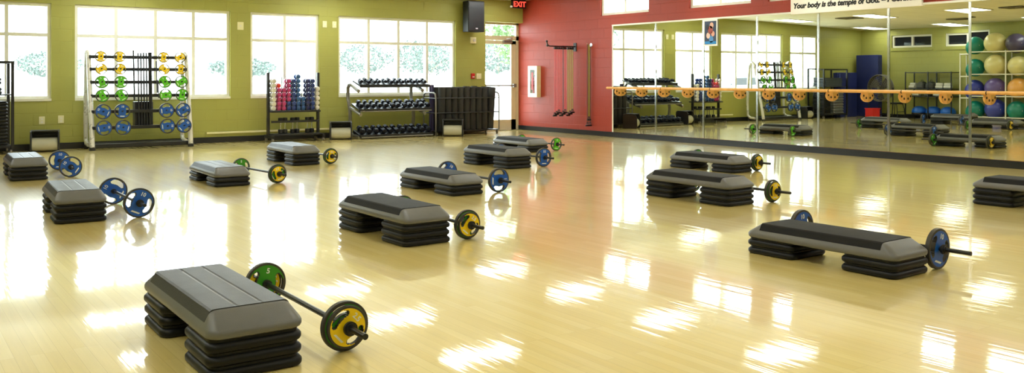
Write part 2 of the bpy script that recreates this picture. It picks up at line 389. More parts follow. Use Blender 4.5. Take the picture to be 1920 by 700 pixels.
# poster
po = thing('poster', 'small portrait poster with white border and blue lower edge taped at mirror top', 'poster', (W - .025, 11.105, 1.785))
MB().box(-.0015, 0, -.165, .165, 0, .48).build('poster_sheet', m_banner, po, smooth=False)
def pic(name, r, col):
    MB().box(-.0025, -.0015, r[0], r[1], r[2], r[3]).build(name, pmat(name + '_ink', col, .5), po, smooth=False)
pic('picture', (-.14, .14, .03, .45), (44,58,84)); 
for (yy, zz, rr, col) in ((-.03,.37,.045,(205,160,140)), (.0,.29,.06,(150,70,60)), (-.06,.22,.04,(214,150,130)), (.05,.19,.045,(222,190,180)), (-.02,.12,.05,(70,130,190)), (.07,.34,.04,(30,34,48))):
    s = MB().prism([(yy + rr*cos(2*pi*i/18), zz + 1.25*rr*sin(2*pi*i/18)) for i in range(18)], lambda u, v, w: (w, u, v), -.0032, -.0025)
    s.build('printed_shape', pmat('printed_shape_ink', col, .5), po, smooth=False)
MB().box(-.0032, -.0025, -.135, .135, .035, .085).build('blue_band', pmat('blue_band_ink', (30,130,200), .5), po, smooth=False)

# ------------------------------------------------------------------ ceiling lights
trf = None
for j, Y in enumerate([16.0, 13.5, 11.05, 8.65, 6.2, 3.8, 1.35, -1.1]):
    for i, X in enumerate([11.2, 7.35, 3.5, -.28]):
        lab = 'rectangular ceiling light in the %s row out from the mirrors, %s from the window wall' % (ORD[i], ORD[j])
        z = cz(X) - .002
        if trf is None:
            trf = thing('ceiling_light', lab, 'ceiling light', (X, Y, z), 0, 'ceiling lights')
            f = MB(); f.box(-.61,.61,-.305,-.275,-.015,.0); f.box(-.61,.61,.275,.305,-.015,.0); f.box(-.61,-.58,-.275,.275,-.015,.0); f.box(.58,.61,-.275,.275,-.015,.0)
            f.build('light_frame', m_trof, trf, smooth=False)
            MB().box(-.58,.58,-.275,.275,-.010,-.002).build('diffuser', m_diff, trf, smooth=False)
            o = trf
        else: o = dup(trf, (X, Y, z), 0, lab)
        o.rotation_euler = (0, -math.atan(.0203), 0)
vt = None
for (X, Y, lab) in ((3.4, 13.9+.4, 'square ceiling vent reflected in the sixth mirror, beside a ceiling light'), (1.37, 12.35, 'square ceiling vent over the black shelving'), (3.2, 10.1, 'square ceiling vent near the right edge of the mirror view')):
    if vt is None:
        vt = thing('ceiling_vent', lab, 'vent', (X, Y, cz(X) - .004), 0, 'ceiling vents')
        f = MB()
        for q in range(4):
            r = .26 - q*.06; 
            f.box(-r, r, -r, -r + .02, -.02, 0); f.box(-r, r, r - .02, r, -.02, 0); f.box(-r, -r + .02, -r, r, -.02, 0); f.box(r - .02, r, -r, r, -.02, 0)
        f.build('louvre', m_vent, vt, smooth=False)
        MB().box(-.27, .27, -.27, .27, -.004, .001).build('vent_back', m_dark, vt, smooth=False)
    else: dup(vt, (X, Y, cz(X) - .004), 0, lab)

# ------------------------------------------------------------------ steps and barbells
def deck_mesh():
    R = []
    for hx, hy, r, z in ((.186,.540,.05,0), (.197,.552,.055,.006), (.201,.556,.055,.016), (.201,.556,.055,.030), (.196,.548,.052,.042), (.172,.482,.036,.084), (.166,.466,.032,.094), (.158,.455,.030,.0995), (.148,.445,.028,.101)):
        R.append(rrect(hx, hy, r, z))
    return MB().rings(R)
def deck_top(groove):
    # cross-section draped over the deck, swept along y
    def sec(y, e):
        top = []
        P = [(-.1885,.058), (-.171,.086), (-.165,.0965), (-.156,.103), (-.145,.1045)]
        if groove: P += [(-.062,.1045), (-.056,.1002 if e else .1045), (-.050,.1002 if e else .1045), (-.044,.1045), (.044,.1045), (.050,.1002 if e else .1045), (.056,.1002 if e else .1045), (.062,.1045)]
        P += [(.145,.1045), (.156,.103), (.165,.0965), (.171,.086), (.1885,.058)]
        low = [(.184,.056), (.165,.082), (.155,.094), (.14,.0985), (-.14,.0985), (-.155,.094), (-.165,.082), (-.184,.056)]
        return [(x, y, z) for x, z in P + low]
    ys = [-.446, -.37, -.36, .36, .37, .446]
    return MB().rings([sec(y, 0 < i < 5) for i, y in enumerate(ys)])
def riser_mesh():
    R = []
    for hx, hy, r, z in ((.182,.172,.04,0), (.196,.186,.048,.004), (.2005,.1905,.05,.011), (.2015,.1915,.05,.020), (.2005,.1905,.05,.030), (.192,.182,.046,.040), (.186,.176,.042,.042), (.186,.176,.042,.0525)):
        R.append(rrect(hx, hy, r, z))
    return MB().rings(R)
RP = .0535
decks = {}
for key, mt, bodym in (('a', m_deck2, m_deck), ('b', m_mat_top, m_deck)):
    o = deck_mesh().build('step_platform', bodym); o['category'] = 'step platform'
    deck_top(key == 'a').build('rubber_top', mt, o, ang=14)
    if key == 'b': pass
    decks[key] = o
riser0 = riser_mesh().build('step_riser', m_riser); riser0['category'] = 'step riser'
feet = MB()
S = {1: (1.299,4.132,-.6,3,'a','nearest the camera, at lower left','the step nearest the camera'),
     2: (3.288,6.183,.7,3,'b','in the middle of the floor beside a green and yellow barbell','the step in the middle of the floor'),
     3: (5.015,8.333,1.0,2,'b','just behind the middle one, with a blue barbell','the step just behind the middle one'),
     4: (7.056,10.217,1.2,3,'b','second nearest the red wall, with a blue barbell','the step second from the red wall'),
     5: (8.878,12.163,-1.3,2,'b','farthest, near the red wall, with a bright green barbell','the farthest step near the red wall'),
     6: (4.939,12.284,-1.0,3,'a','in front of the coloured dumbbell tree with a yellow barbell','the step before the coloured dumbbell tree'),
     7: (3.313,10.475,-1.3,2,'a','left of centre with a green and yellow barbell fully in view','the step left of centre'),
     8: (1.474,8.725,-3.2,3,'a','at left below the white rack, beside a blue barbell','the left step below the white rack'),
     9: (1.563,12.433,-2.2,3,'a','at far left edge of the photo with overlapping blue plates behind','the step at far left edge'),
     10: (6.72,6.199,.8,3,'b','right of centre, the front one of two','the front step right of centre'),
     11: (9.048,8.138,1.3,2,'b','right of centre nearest the mirror, partly hidden by a taller one','the step nearest the mirror right of centre'),
     12: (5.156,3.573,1.2,2,'b','at right foreground with a thick black top and blue barbell','the right foreground step'),
     13: (8.82,3.90,1.2,3,'b','cut off by the right edge of the photo','the step cut off at right edge')}
used = set(); ru = False
levels = {3: ['bottom', 'middle', 'top'], 2: ['lower', 'upper']}
for k, (X, Y, A, n, kind, where, ref) in S.items():
    lab = 'grey aerobic step platform ' + where
    d = decks[kind] if kind not in used else copy_tree(decks[kind]); used.add(kind)
    d.location = (X, Y, n*RP); d.rotation_euler = (0, 0, radians(A)); d['label'] = lab; d['group'] = 'aerobic step platforms on the floor'
    for end in (-1, 1):
        for j in range(n):
            r = riser0 if not ru else copy_tree(riser0); ru = True
            off = Vector((random.uniform(-.002, .002), end*.362 + random.uniform(-.003, .003), 0)); off.rotate(Matrix.Rotation(radians(A), 3, 'Z'))
            r.location = (X + off.x, Y + off.y, j*RP + .0005); r.rotation_euler = (0, 0, radians(A + random.uniform(-.7, .7)))
            r['label'] = '%s black riser under the %s end of %s' % (levels[n][j], 'near' if end < 0 else 'far', ref)
            r['group'] = 'risers under the steps'
# plate: axis along local Y, disc in XZ
def plate_cells(R, th, faces=False):
    n = 96; rad = [.10, .20, .46, .50, .54, .60, .68, .76, .81, .85, .89, 1.0]
    def half(r): return 44*math.sqrt(max(0, 1 - abs((r - .675)/.185)**3))
    def da_(i):
        a = (i + .5)/n*360
        return min(abs((a - c + 180) % 360 - 180) for c in (0, 180))
    def hole(i, j):
        r = (rad[j] + rad[j+1])/2
        return .49 < r < .86 and da_(i) < half(r)
    def colour(i, j):
        r = (rad[j] + rad[j+1])/2
        if r > .89: return False
        if r < .44: return True
        return da_(i) > half(r) + 5.5 and da_(i) > 20
    m = MB(); vs = []; fs = []
    H = th/2 + (.0008 if faces else 0)
    def P(i, j, y): a = 2*pi*i/n; return (R*rad[j]*cos(a), y, R*rad[j]*sin(a))
    idx = {}
    def V(i, j, y):
        key = (i % n, j, round(y, 6))
        if key not in idx: idx[key] = len(vs); vs.append(P(i % n, j, y))
        return idx[key]
    if faces:
        for i in range(n):
            for j in range(len(rad) - 1):
                if colour(i, j):
                    fs.append((V(i,j,-H), V(i+1,j,-H), V(i+1,j+1,-H), V(i,j+1,-H)))
                    fs.append((V(i,j,H), V(i,j+1,H), V(i+1,j+1,H), V(i+1,j,H)))
        return m.add(vs, fs)
    solid = lambda i, j: 0 <= j < len(rad) - 1 and not hole(i % n, j)
    for i in range(n):
        for j in range(len(rad) - 1):
            if not solid(i, j): continue
            fs.append((V(i,j,-H), V(i+1,j,-H), V(i+1,j+1,-H), V(i,j+1,-H)))
            fs.append((V(i,j,H), V(i,j+1,H), V(i+1,j+1,H), V(i+1,j,H)))
            if not solid(i, j-1): fs.append((V(i,j,-H), V(i,j,H), V(i+1,j,H), V(i+1,j,-H)))
            if not solid(i, j+1): fs.append((V(i,j+1,-H), V(i+1,j+1,-H), V(i+1,j+1,H), V(i,j+1,H)))
            if not solid(i-1, j): fs.append((V(i,j,-H), V(i,j+1,-H), V(i,j+1,H), V(i,j,H)))
            if not solid(i+1, j): fs.append((V(i+1,j,-H), V(i+1,j,H), V(i+1,j+1,H), V(i+1,j+1,-H)))
    return m.add(vs, fs)
PS = {'blue': (.128, .030, m_blu, '10'), 'green': (.110, .026, m_grn, '5'), 'lime': (.108, .026, m_grn_b, '5'), 'yellow': (.094, .022, m_yel, '2.5')}
plate0 = {}
def make_plate(col, name='weight_plate'):
    R, th, mf, num = PS[col]
    if col in plate0:
        o = copy_tree(plate0[col]); return o
    o = plate_cells(R, th).build(name, m_plate, bevel=.003, ang=30)
    f = plate_cells(R, th, True).build('colour_face', mf, o, smooth=False)
    t = text_obj('number', num, R*.36, basis((1,0,0), (0,0,1), (0,-1,0), (0, -th/2 - .0012, R*.50)), m_mark, o, extrude=.0004, offset=.0008)
    MB().prism([(-.30*R,-.70*R), (.26*R,-.70*R), (.34*R,-.60*R), (-.22*R,-.60*R)], lambda u, v, w: (u, w, v), -th/2 - .0016, -th/2 - .0008).build('printed_strip', m_mark, o, smooth=False)
    plate0[col] = o; return o
bar0 = None
def barbell(near, ang, r, plates, rots, label, group='barbells on the floor', both=None):
    """near: floor contact of the near plate; ang: direction of the bar (deg from +Y, clockwise negative)"""
    global bar0
    t = thing('barbell', label, 'barbell', (near[0], near[1], 0), radians(ang), group)
    b = MB()
    b.loft([(0,-.20,r), (0,1.03+.20,r)], .0135, 16)
    b.build('bar', m_blk, t)
    for s, yy in ((-1, 0), (1, 1.03)):
        off = 0
        seq = plates if s < 0 or both is None else both
        offs = []
        for q, col in enumerate(seq):
            R, th = PS[col][0], PS[col][1]
            first = col not in plate0
            p = make_plate(col)
            if not first: pass
            else:
                # keep the template as this very plate
                pass
            p.parent = t
            yc = yy + s*(-.012 + off + (th/2 if q else 0)); off = (off + th) if q else th/2 
            p.location = (0, yc, r); p.rotation_euler = (0, radians(rots[(q + (0 if s < 0 else 2)) % len(rots)]), 0)
            if s > 0: pass
        c = MB().cyl((0, yy + s*(off + .0), r), (0, yy + s*(off + .03), r), .025, 16); c.cyl((0, yy + s*(off + .008), r), (0, yy + s*(off + .022), r), .032, 16)
        c.build('collar', m_blkrub, t)
        MB().cyl((0, yy - s*.055, r), (0, yy - s*.030, r), .023, 16).build('inner_collar', m_blkrub, t)
    return t
GY = ['green', 'yellow']
barbell((1.717,3.660), -.6, .110, GY, (68, 48, 10, 80), 'black barbell with green and yellow plates beside the nearest step')
barbell((3.655,5.667), 0, .110, GY, (20, 40, 60, 10), 'black barbell with green and yellow plates beside the middle step')
barbell((5.413,7.787), 1, .128, ['blue'], (90, 30, 35), 'blue-plated barbell beside the step just behind the middle one')
barbell((7.464,9.671), 1, .128, ['blue'], (3, 30, 35), 'blue-plated barbell beside the step second from the red wall')
barbell((9.278,11.68), -1, .108, ['lime'], (10, 30, 35), 'barbell with bright green plates by the farthest step')
barbell((5.287,11.752), -1, .110, GY, (30, 8, 35), 'barbell with yellow plate facing out before the coloured dumbbell tree', both=['green'])
barbell((3.815,9.934), 4.5, .110, GY, (60, -15, 0, 40), 'barbell left of centre with yellow near plate and green far plate', both=['green'])
barbell((1.904,8.187), 0, .128, ['blue'], (25, 28, -60, -60), 'blue-plated barbell in full view beside the left step')
barbell((2.000,11.995), -2, .128, ['blue'], (-55, 10, 5), 'blue-plated barbell with overlapping plates at far left')
barbell((7.147,5.617), 1, .110, GY, (80, 5, 35), 'barbell with dark green and yellow plates right of centre in front')
barbell((9.375,7.62), 1.3, .110, GY, (80, 5, 35), 'barbell with green and yellow plates nearest the mirror')
barbell((5.505,3.045), 1.2, .128, ['blue'], (18, 20, -5, -5), 'blue-plated barbell with long black end at right foreground')

# ------------------------------------------------------------------ white plate rack with plates
RK = thing('plate_rack', 'tall white and black rack holding rows of coloured weight plates below the second window', 'weight rack', (0, 0, 0))
def slab_leg(m, x, pts, hw=.035, hd=.045):
    m.loft([(x, y, z) for y, z in pts], hw, 14)
xl, xr = 3.02, 4.62
for name_x in (xl, xr):
    f = MB(); 
    f.loft([(name_x, 16.62, 1.56), (name_x, 16.60, 1.62), (name_x, 16.55, 1.645), (name_x, 16.49, 1.60), (name_x, 16.44, 1.40), (name_x, 16.20, .30), (name_x, 16.16, .05)], .042, 16)
    f.build('front_leg', m_silver, RK)
    f = MB(); f.loft([(name_x, 16.64, 1.58), (name_x, 16.68, 1.2), (name_x, 16.72, .5), (name_x, 16.70, .16), (name_x, 16.62, .09), (name_x, 16.45, .08)], .036, 16)
    f.build('rear_leg', m_silver, RK)
    MB().cyl((name_x, 16.16, 0), (name_x, 16.16, .05), .05, 16).build('rubber_foot', m_blkrub, RK)
    MB().cyl((name_x, 16.68, 0), (name_x, 16.68, .1), .035, 16).build('rubber_foot', m_blkrub, RK)
MB().box(xl, xr, 16.22, 16.34, .03, .10).build('base_rail', m_blk, RK, bevel=.006)
MB().box(xl, xr, 16.58, 16.66, .03, .10).build('base_rail', m_blk, RK, bevel=.006)
rows = [(1.565, 16.44, 'yellow', 'topmost'), (1.355, 16.40, 'yellow', 'second'), (1.135, 16.355, 'lime', 'third'), (.905, 16.31, 'lime', 'fourth'), (.64, 16.25, 'blue', 'fifth'), (.37, 16.19, 'blue', 'bottom')]
colx = [3.19, 3.49, 4.21, 4.49]
words = ['leftmost', 'second from left', 'third from left', 'rightmost']
tilts = [[3,5,5,60],[60,30,-50,5],[-15,5,-30,60],[-25,-30,85,8],[-65,3,85,60],[80,-75,85,50]]
for (z, yb, col, rn), tl in zip(rows, tilts):
    cb = MB().box(xl, xr, yb - .02, yb + .02, z - .028, z + .028).build('crossbar', m_blk, RK, bevel=.004)
    for x in colx:
        MB().cyl((x, yb - .02, z), (x, yb - .13, z + .01), .012, 10).build('peg', m_blk, cb)
    for x, wd, tt in zip(colx, words, tl):
        p = make_plate(col); p.parent = None
        p.location = (x, yb - .075, z + .004); p.rotation_euler = (0, radians(tt), 0)
        cname = {'lime': 'green'}.get(col, col)
        tag(p, '%s weight plate, %s in the %s row of the white rack' % (cname, wd, rn), 'weight plate', 'weight plates on the white rack')
bh = MB().box(3.72, 4.02, 16.30, 16.46, .36, .80).build('bar_holder', m_blk, RK, bevel=.004)
for q, (x, z0_, z1_, r) in enumerate([(3.70, .82, 1.68, .014), (3.775, .40, 1.64, .0125), (3.82, .40, 1.64, .0125), (3.865, .40, 1.645, .0125), (3.91, .40, 1.64, .0125), (3.955, .40, 1.65, .016), (3.985, .40, 1.65, .016), (4.075, .95, 1.50, .010), (4.10, .86, 1.17, .010)]):
    b = MB().loft([(x, 16.245, z0_), (x, 16.30 + .02, z1_)], r, 12)
    tag(b.build('storage_bar', m_blk), '%s black bar from the left standing upright in the white rack centre' % ORD[q], 'bar', 'upright bars in the white rack')

# ------------------------------------------------------------------ vinyl dumbbell tree
TR = thing('dumbbell_tree', 'black wheeled rack of pink and blue vinyl dumbbells beneath the third window', 'dumbbell rack', (0, 0, 0))
ty0, ty1 = 16.27, 16.60
for x in (6.13, 7.13):
    MB().box(x - .024, x + .024, 16.42, 16.48, .10, 1.31).build('post', m_blk, TR, bevel=.004)
    MB().box(x - .022, x + .022, ty0 - .1, ty1, .07, .13).build('foot_rail', m_blk, TR, bevel=.004)
    for yy in (ty0 - .06, ty1 - .05):
        MB().cyl((x - .015, yy, .036), (x + .015, yy, .036), .036, 16).build('caster', m_grey_tube, TR)
for (z, ya, yb) in ((.575, ty0, ty1), (.14, ty0 - .05, ty1)):
    MB().box(6.15, 7.11, ya, yb, z - .02, z + .01).build('shelf', m_blk, TR, bevel=.003)
NC = 10; cw = .962/NC
for k in range(NC + 1):
    x = 6.15 + k*cw
    r = MB()
    if 0 < k < NC: r.cyl((x, ty0 + .02, .585), (x, ty0 + .02, 1.23), .005, 8); r.cyl((x, ty1 - .05, .585), (x, ty1 - .05, 1.23), .005, 8); r.build('divider_rod', m_blk, TR)
cols = [('w',7), ('p',5,'r',1), ('p',5), ('b',2,'p',5), ('b',7), ('t',8), ('t',3), ('n',7), ('b',7), ('W',5)]
mm = {'w': m_whv, 'W': m_whv, 'p': m_pink, 'r': m_redv, 'b': m_bluv, 't': m_teal_v, 'n': m_dblu}
nm = {'w': 'pale', 'W': 'large pale', 'p': 'pink', 'r': 'red', 'b': 'blue', 't': 'light blue', 'n': 'dark blue'}
def hexd(r, L, hl, n=6, hr=.012):
    m = MB()
    for s in (-1, 1):
        a, b = s*(L/2 - hl), s*L/2
        m.loft([(0, min(a,b), 0), (0, min(a,b) + .006, 0), (0, max(a,b) - .006, 0), (0, max(a,b), 0)], [r*.8, r, r, r*.8], n)
    m.cyl((0, -L/2 + hl, 0), (0, L/2 - hl, 0), hr, 10); return m
vin = {}
for k, spec in enumerate(cols):
    x = 6.15 + (k + .5)*cw; z = .588; cnt = 0
    for c, n in zip(spec[::2], spec[1::2]):
        R = .0445
        for j in range(n):
            rr = R if c != 'W' else .047
            z += rr if cnt == 0 else rr*.96
            if (c) not in vin: o = vin[c] = hexd(rr, .17, .055, 10, .014).build('vinyl_dumbbell', mm[c])
            else: o = copy_tree(vin[c])
            o.location = (x, ty0 + .13 + random.uniform(-.012, .012), z + .001); o.rotation_euler = (0, radians(random.uniform(0, 36)), 0)
            cnt += 1; z += rr*.96
            tag(o, '%s vinyl dumbbell, %s from bottom in the %s column from left' % (nm[c], ORD[cnt-1], ORD[k]), 'dumbbell', 'vinyl dumbbells in the rack')
# chrome dumbbells on the lower shelves
ch0 = None
TL = [6.36, 6.47, 6.60, 6.71, 6.90, 7.01]
MB().box(6.15, 7.11, ty0 + .05, ty0 + .08, .36, .40).build('retaining_bar', m_blk, TR)
for q, x in enumerate(TL):
    if ch0 is None:
        ch0 = thing('iron_dumbbell', '', 'dumbbell', (0,0,0))
        for s_ in (0, 1): MB().loft([(0,0,.001 + s_*.22), (0,0,.008 + s_*.22), (0,0,.072 + s_*.22), (0,0,.08 + s_*.22)], [.038,.046,.046,.038], 14).build('weight_head', m_blk, ch0)
        MB().cyl((0,0,.08),(0,0,.222),.014,12).build('chrome_handle', m_chrome, ch0); o = ch0
    else: o = dup(ch0)
    o.location = (x, 16.42 + (.05 if q % 2 else 0), .150)
    o['label'] = 'black iron dumbbell standing upright under the vinyl ones, %s from left' % ORD[q]; o['group'] = 'iron dumbbells below the vinyl ones'

# ------------------------------------------------------------------ three tier dumbbell rack
DR = thing('tiered_dumbbell_rack', 'three tier grey and black rack of dumbbells beneath the fourth window', 'dumbbell rack', (0, 0, 0))
for x in (7.87, 9.32):
    f = MB(); f.loft([(x, 16.18, .945), (x, 16.34, 1.005), (x, 16.50, 1.065), (x, 16.60, 1.075), (x, 16.67, 1.0), (x, 16.67, .80), (x, 16.58, .58), (x, 16.56, .40), (x, 16.60, .14), (x, 16.45, .06), (x, 16.14, .036)], .036, 14)
    f.build('upright', m_grey_tube, DR)
    MB().loft([(x, 16.62, .62), (x, 16.30, .535), (x, 16.08, .48)], [.03, .03, .034], 12).build('shelf_arm', m_grey_tube, DR)
tiers = [(1.115, 16.40, .10, 'top'), (.64, 16.32, .12, 'middle'), (.12, 16.26, .10, 'bottom')]
hx0 = {}
for ti, (z, yc, dz, tn) in enumerate(tiers):
    x0_, x1_ = (7.86, 9.52) if ti else (7.92, 9.52)
    t = MB()
    t.add([(x0_, yc - .17, z - dz/2 - .035), (x1_, yc - .17, z - dz/2 - .035), (x1_, yc + .17, z + dz/2 - .035), (x0_, yc + .17, z + dz/2 - .035),
           (x0_, yc - .17, z - dz/2), (x1_, yc - .17, z - dz/2), (x1_, yc + .17, z + dz/2), (x0_, yc + .17, z + dz/2)],
          [(0,3,2,1),(4,5,6,7),(0,1,5,4),(1,2,6,5),(2,3,7,6),(3,0,4,7)])
    t.box(x0_, x1_, yc - .185, yc - .17, z - dz/2 - .05, z - dz/2 + .012)
    t.build('shelf', m_blk, DR, bevel=.003)
    MB().cyl((x0_ + .02, yc - .19, z - dz/2 - .04), (x1_ - .02, yc - .19, z - dz/2 - .04), .012, 10).build('front_tube', m_grey_tube if ti else m_blk, DR)
    n = [12, 12, 11][ti]; R = [.036, .047, .054][ti]
    for k in range(n):
        x = x0_ + .10 + k*(x1_ - x0_ - .16)/(n - 1)
        if ti not in hx0:
            hx0[ti] = thing('dumbbell', '', 'dumbbell'); hexd(R, .30 if ti else .26, .10, 6, 0).build('weight_heads', m_hex, hx0[ti]); MB().cyl((0,-.05,0),(0,.05,0),.015,10).build('handle', m_blk, hx0[ti]); o = hx0[ti]
        else: o = dup(hx0[ti])
        a = math.atan2(dz, .34)
        o.location = (x, yc + random.uniform(-.006, .006), z + R*.95/cos(a) + .002); o.rotation_euler = (a, radians(random.choice((30, 30, 0)) if ti else random.uniform(0, 60)), radians(random.uniform(-4, 4) if ti == 0 else random.uniform(-1, 1)))
        if not hasattr(o, 'x'): pass
        o['label'] = 'dark dumbbell, %s from left on the %s tier of the grey rack' % (ORD[k], tn); o['group'] = 'dumbbells on the tiered rack'

# ------------------------------------------------------------------ foam roller cart
CT = thing('roller_cart', 'black tubular wheeled cart full of upright black foam rollers beside the glass door', 'cart', (0, 0, 0))
cx0, cx1, cy0, cy1 = 9.60, 11.20, 16.12, 16.62
for x in (cx0, cx1):
    MB().loft([(x, cy0, .08), (x, cy0, .80), (x, cy0 + .03, .87), (x, cy0 + .09, .895), (x, cy1 - .09, .895), (x, cy1 - .03, .87), (x, cy1, .80), (x, cy1, .08)], .016, 12).build('end_hoop', m_grey_tube, CT)
for y in (cy0, cy1):
    for z in (.78, .47):
        MB().cyl((cx0, y, z), (cx1, y, z), .010, 10).build('side_rail', m_blk, CT)
for x in (cx0, cx1):
    for z in (.78, .47): MB().cyl((x, cy0, z), (x, cy1, z), .010, 10).build('end_rail', m_blk, CT)
MB().box(cx0, cx1, cy0, cy1, .075, .095).build('base_tray', m_blk, CT, bevel=.003)
for x in (cx0 + .03, cx1 - .03):
    for y in (cy0 + .03, cy1 - .03): MB().cyl((x - .012, y, .036), (x + .012, y, .036), .036, 16).build('caster', m_grey_tube, CT)
fr = None
for row, yy in enumerate((cy0 + .095, cy0 + .255, cy0 + .415)):
    for k in range(9):
        x = cx0 + .20 + k*.153
        if row == 0 or k % 2 == row % 2 or True:
            if fr is None:
                fr = thing('foam_roller', '', 'foam roller'); MB().loft([(0,0,0), (0,0,.01), (0,0,.905), (0,0,.915)], [.066,.073,.073,.066], 22).build('foam', m_foam, fr)
                MB().cyl((0,0,.9155), (0,0,.9165), .018, 14).build('centre_hole', m_dark, fr); o = fr
            else: o = dup(fr)
            h = random.uniform(0, .02)
            o.location = (x, yy, .097 + h*0); o.scale = (1, 1, random.choice((1, 1.0, 1.02, .985)))
            if k == 8: o.location = (x, yy, .103); o.rotation_euler = (0, radians(4.2), 0)
            o['label'] = 'upright black foam roller, %s from left in the %s row of the cart' % (ORD[k], ['front', 'middle', 'back'][row]); o['group'] = 'foam rollers standing in the cart'
for q, x in enumerate((cx0 + .045, cx0 + .105)):
    tag(MB().cyl((x, cy0 + .30, .097), (x, cy0 + .30, 1.06), .027, 16).build('slim_roller', m_purp), '%s slim dark tube at left end of the foam roller cart' % ('outer', 'inner')[q], 'foam roller', 'slim tubes in the cart')

# ------------------------------------------------------------------ low floor units with rounded pale front
def blower():
    t = thing('floor_blower', '', 'blower')
    side = [(-.17,.0), (.15,.0), (.175,.05), (.17,.26), (.14,.33), (.06,.355), (-.12,.355), (-.17,.32)]
    for s in (-1, 1):
        MB().prism(side, lambda u, v, w: (w, -u*1.0, v), s*.20 - .014, s*.20 + .014).build('side_panel', m_blk, t, bevel=.006)
    MB().cyl((-.186, -.05, .125), (.186, -.05, .125), .108, 28).build('pale_drum', m_roll, t)['label'] = 'rounded pale grey front'
    h = MB(); h.box(-.19, .19, .09, .165, .02, .345); h.box(-.19, .19, -.13, .10, .335, .352); h.box(-.19, .19, -.05, .10, .27, .28)
    h.build('rear_housing', m_blk, t, bevel=.004)
    MB().cyl((-.186, -.145, .345), (.186, -.145, .345), .010, 10).build('handle', m_blk, t)
    for s in (-1, 1): MB().box(s*.19 - .02, s*.19 + .02, -.165, .165, 0, .012).build('foot', m_blkrub, t)
    return t
b0 = blower(); b0['label'] = 'low black unit with rounded pale front under the far left window'; b0['group'] = 'low black units along the window wall'
b0.location = (2.36, 16.45, 0); b0.rotation_euler = (0, 0, radians(-10))
dup(b0, (7.55, 16.32, 0), radians(-22), 'low black unit with rounded pale front left of the tiered dumbbell rack')
b2 = dup(b0, (9.86, 15.86, 0), radians(-35), 'low black unit with rounded pale front before the foam roller cart')

# ------------------------------------------------------------------ wall fittings
sp = thing('wall_speaker', 'large black loudspeaker mounted high on green wall beside the door', 'speaker', (10.86, 16.86, 2.22))
MB().prism([(-.19,-.10), (.19,-.10), (.215,-.36), (-.215,-.36)], lambda u, v, w: (u, v, w), .0, .68).build('cabinet', m_spk, sp, bevel=.012)
MB().box(-.20, .20, -.372, -.361, .02, .66).build('grille', m_blk, sp, bevel=.004)
MB().box(-.03, .03, -.377, -.373, .06, .085).build('badge', m_chrome, sp)
MB().box(-.05, .05, -.10, -.001, .20, .46).build('wall_bracket', m_blk, sp)
s2 = thing('wall_sensor', 'small cream device on green wall below the loudspeaker', 'sensor', (11.0, 16.86, 1.98))
MB().box(-.075, .075, -.03, 0, 0, .14).build('housing', m_cream, s2, bevel=.006); MB().cyl((.02,-.031,.07), (.02,-.05,.07), .035, 16).build('lens', m_whv, s2)
ex = thing('exit_sign', 'black exit sign with lit red letters at the ceiling above the door', 'exit sign', (12.10, 16.62, 2.80))
MB().box(-.20, .19, -.03, .03, 0, .195).build('housing', m_blk, ex, bevel=.004)
MB().box(-.03, .03, -.02, .02, .195, .21).build('ceiling_mount', m_blk, ex)
text_obj('exit_letters', 'EXIT', .17, ON_BACK((0, -.032, .035)), m_exit, ex, offset=.003, extrude=.002)
MB().cyl((-.205, -.01, .03), (-.235, -.02, .03), .025, 12).build('emergency_lamp', m_white, ex)
al = thing('fire_alarm', 'small red fire alarm station on green wall beside the door', 'fire alarm', (10.99, 16.86, 1.19))
MB().box(-.045, .045, -.04, 0, 0, .12).build('housing', m_redp, al, bevel=.005); MB().box(-.025, .025, -.048, -.041, .03, .05).build('pull_handle', m_white, al)
def wall_plate(name, label, cat, x, z, w=.09, h=.13, holes=True, grp=None):
    t = thing(name, label, cat, (x, 16.86, z), 0, grp)
    MB().box(-w/2, w/2, -.012, 0, 0, h).build('cover', m_cream, t, bevel=.003)
    s = MB()
    if holes == 'outlet':
        for q in (.035, .085): s.box(-.016, .016, -.0155, -.0125, q - .014, q + .014)
    else: s.box(-.012, .012, -.022, -.0125, h/2 - .02, h/2 + .02)
    s.build('socket' if holes == 'outlet' else 'toggle', m_white, t)
wall_plate('light_switch', 'cream light switch plate right of the red fire alarm', 'switch', 11.16, 1.18, .13, .13, True)
wall_plate('wall_outlet', 'cream outlet on green wall directly above the leftmost low unit', 'outlet', 2.37, .43, holes='outlet')
wall_plate('wall_outlet', 'cream outlet plate on green wall nearest the white rack', 'outlet', 2.66, .44, holes='outlet')
wall_plate('wall_box', 'small cream wall box high between the second and third windows', 'wall box', 5.74, 2.12, .12, .15)
wall_plate('wall_box', 'left of two small cream wall boxes high before the fourth window', 'wall box', 7.45, 2.22, .09, .13)
wall_plate('wall_box', 'right of two small cream wall boxes high before the fourth window', 'wall box', 7.66, 2.22, .09, .13)
# fire extinguisher cabinet
fc = thing('extinguisher_cabinet', 'white fire extinguisher cabinet on red wall beside the door', 'extinguisher cabinet', (12.39, 16.34, .77))
cb = MB(); cb.box(-.10, -.001, -.17, .17, 0, .02); cb.box(-.10, -.001, -.17, .17, .69, .71); cb.box(-.10, -.001, -.17, -.15, .02, .69); cb.box(-.10, -.001, .15, .17, .02, .69); cb.box(-.02, -.001, -.15, .15, .02, .69)
cb.build('box', m_cream, fc, bevel=.002)
dd = MB(); dd.box(-.115, -.10, -.17, -.09, 0, .71); dd.box(-.115, -.10, .09, .17, 0, .71); dd.box(-.115, -.10, -.09, .09, 0, .09); dd.box(-.115, -.10, -.09, .09, .62, .71)
dd = dd.build('cabinet_door', m_white, fc, bevel=.002); MB().box(-.110, -.106, -.09, .09, .09, .62).build('door_glass', m_glass, dd)
MB().box(-.1165, -.1155, -.03, .03, .17, .56).build('red_lettering_strip', m_redp, dd)
